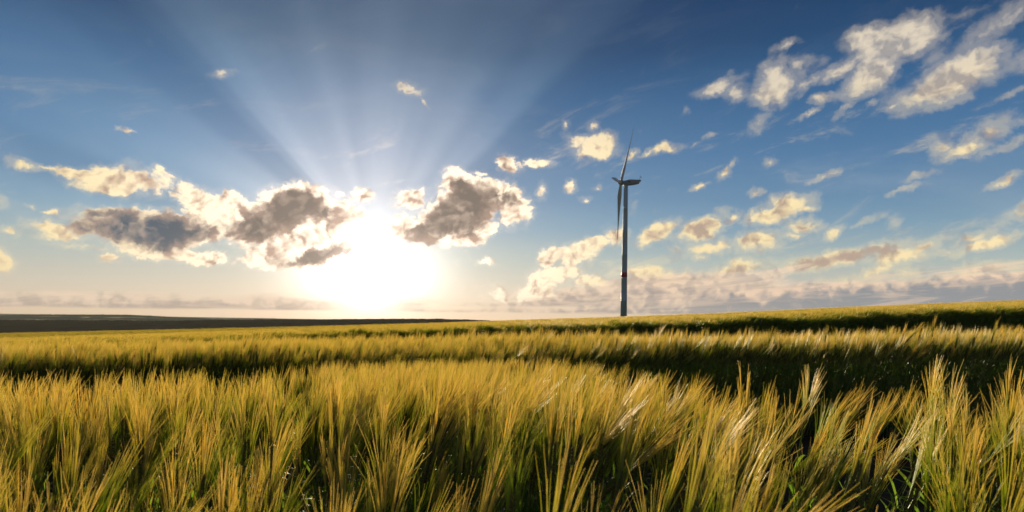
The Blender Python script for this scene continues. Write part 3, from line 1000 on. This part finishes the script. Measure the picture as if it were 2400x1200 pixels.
# nacelle: a body lofted along its axis, wedge-shaped towards the tail
nx = Vector((math.cos(PSI), math.sin(PSI), 0)); ny = Vector((-math.sin(PSI), math.cos(PSI), 0)); nz = Vector((0, 0, 1))
secs = [(-2.0, 1.35, -1.35, 1.55), (-0.6, 1.6, -1.55, 1.75), (1.2, 1.75, -1.75, 2.15), (3.2, 1.75, -1.75, 2.35), (6.0, 1.7, -1.45, 2.15), (9.2, 1.55, -0.75, 1.95), (9.9, 1.45, 0.7, 1.8), (10.6, 1.2, 1.15, 1.7)]
V, F = [], []
ring = 14
for (t, w, zl, zh) in secs:
    zc, zr = (zl + zh) / 2, (zh - zl) / 2
    for i in range(ring):
        a = 2 * math.pi * i / ring
        ca, sa = math.cos(a), math.sin(a)
        e = 0.45
        px_ = w * math.copysign(abs(ca) ** e, ca); pz_ = zr * math.copysign(abs(sa) ** e, sa)
        V.append(Vector((0, 0, H)) + nx * t + ny * px_ + nz * (zc + pz_ + 0.0 * t))
for k in range(len(secs) - 1):
    for i in range(ring):
        j = (i + 1) % ring
        F.append((k * ring + i, k * ring + j, (k + 1) * ring + j, (k + 1) * ring + i))
F.append(tuple(range(ring))[::-1]); F.append(tuple((len(secs) - 1) * ring + i for i in range(ring)))
nac = mesh_obj("nacelle", V, F, M_NAC, turb, False)
# side vent and the weather mast with its vane at the tail
V, F, fm = [], [], []
base = Vector((0, 0, H)) + nx * 9.4 + nz * 1.85
tube([base, base + nx * 0.5 + nz * 1.5, base + nx * 1.0 + nz * 3.4], [0.14, 0.12, 0.09], 6, V, F, fm, 0)
tube([base + nx * 0.55 + nz * 1.7, base + nx * 1.35 + nz * 2.1], [0.12, 0.16], 6, V, F, fm, 0)
tube([base + nx * 1.0 + nz * 3.0 - ny * 0.5, base + nx * 1.0 + nz * 3.0 + ny * 0.5], [0.1, 0.1], 6, V, F, fm, 0)
mesh_obj("weather_mast", V, F, M_DARKM, nac)
V, F = [], []
for k, (t, z) in enumerate([(1.6, 0.0), (3.4, 0.0), (3.4, 0.9), (1.6, 0.9)]):
    V.append(Vector((0, 0, H)) + nx * t - ny * 1.80 + nz * z)
    V.append(Vector((0, 0, H)) + nx * t - ny * 1.70 + nz * z)
F = [(0, 2, 4, 6), (1, 7, 5, 3), (0, 1, 3, 2), (2, 3, 5, 4), (4, 5, 7, 6), (6, 7, 1, 0)]
mesh_obj("side_vent", V, F, M_DARKM, nac)

# yaw collar and transition under the nacelle
lathe("yaw_collar", [(1.62, top - 0.2), (1.75, top), (1.75, top + 0.5), (1.6, top + 0.55)], M_NAC, turb)

# hub
q = axis.to_track_quat('Z', 'Y').to_matrix().to_4x4()
hub = lathe("hub", [(0.01, 2.6), (0.6, 2.45), (1.1, 2.0), (1.5, 1.2), (1.7, 0.2), (1.7, -0.9), (1.5, -1.6)], M_NAC, turb, 24, False)
hub.matrix_local = Matrix.Translation(hubc) @ q

# blades: aerofoil sections lofted from a round root to a thin tip, coned and gently bent
BL = 48.0
upv = (Vector((0, 0, 1)) - axis * axis.z).normalized()
latv = axis.cross(upv).normalized()
if latv.y < 0:
    latv = -latv                 # points away from the camera
M_BLADE = paint("blade_paint", (0.36, 0.37, 0.38), 0.35)
foil = [(0.0, 0.0), (0.06, 0.42), (0.25, 0.60), (0.5, 0.48), (0.78, 0.20), (1.0, 0.0), (0.75, -0.10), (0.45, -0.22), (0.2, -0.34), (0.05, -0.26)]
for phi in (22, 142, 262):
    a = math.radians(phi)
    rd = upv * math.cos(a) + latv * math.sin(a)
    ch = axis.cross(rd).normalized()
    V, F = [], []
    ns = 26
    for k in range(ns):
        t = k / (ns - 1)
        rr_ = 1.0 + t * (BL - 1.0)
        if t < 0.18:
            u = t / 0.18
            chord = 1.9 + (3.4 - 1.9) * (u * u * (3 - 2 * u)); thick = 1.9 * (1 - u) + 0.95 * u; rnd_ = 1 - u
        else:
            u = (t - 0.18) / 0.82
            u = min(u, 1.0); chord = 3.4 * (1 - u) ** 0.85 * 0.92 + 0.75; thick = 0.95 * (1 - u) ** 1.1 + 0.2; rnd_ = 0
        tw = math.radians(62 - 50 * min(1, t * 1.4) ** 0.7)      # blade is feathered at the root, flatter at the tip
        ca, sa = math.cos(tw), math.sin(tw)
        cdir = ch * ca + axis * sa; tdir = axis * ca - ch * sa
        cen = hubc + rd * rr_ + axis * (0.008 * rr_ - 0.6 * t * t)
        for i, (fx, fy) in enumerate(foil):
            if rnd_ > 0:
                an = math.pi - 2 * math.pi * i / len(foil)
                cx_, cy_ = 0.5 + 0.5 * math.cos(an), 0.5 * math.sin(an)
                bx, by = fx * (1 - rnd_) + cx_ * rnd_, fy * (1 - rnd_) + cy_ * rnd_
            else:
                bx, by = fx, fy
            V.append(cen + cdir * (bx - 0.35) * chord + tdir * by * thick)
    nf = len(foil)
    for k in range(ns - 1):
        for i in range(nf):
            j = (i + 1) % nf
            F.append((k * nf + i, k * nf + j, (k + 1) * nf + j, (k + 1) * nf + i))
    F.append(tuple(range(nf))[::-1]); F.append(tuple((ns - 1) * nf + i for i in range(nf)))
    mesh_obj("blade", V, F, M_BLADE, turb, True)

# ------------------------------------------------------------------ air
m, s = new_mat("haze_air")
v = s.node('ShaderNodeVolumePrincipled')
v.inputs['Color'].default_value = (0.80, 0.80, 0.82, 1)
v.inputs['Density'].default_value = 2.2e-5
v.inputs['Anisotropy'].default_value = 0.0
o = s.node('ShaderNodeOutputMaterial'); s.t.links.new(v.outputs[0], o.inputs['Volume'])
hx, hy0, hy1, hz0, hz1 = 12000, -200, 12500, -120, 260
V = [(sx * hx, yy, zz) for zz in (hz0, hz1) for yy in (hy0, hy1) for sx in (-1, 1)]
F = [(0, 2, 3, 1), (4, 5, 7, 6), (0, 1, 5, 4), (2, 6, 7, 3), (0, 4, 6, 2), (1, 3, 7, 5)]
tag(mesh_obj("haze", V, F, m), kind="stuff", label="thin warm haze lying over the fields and far hills", category="haze")
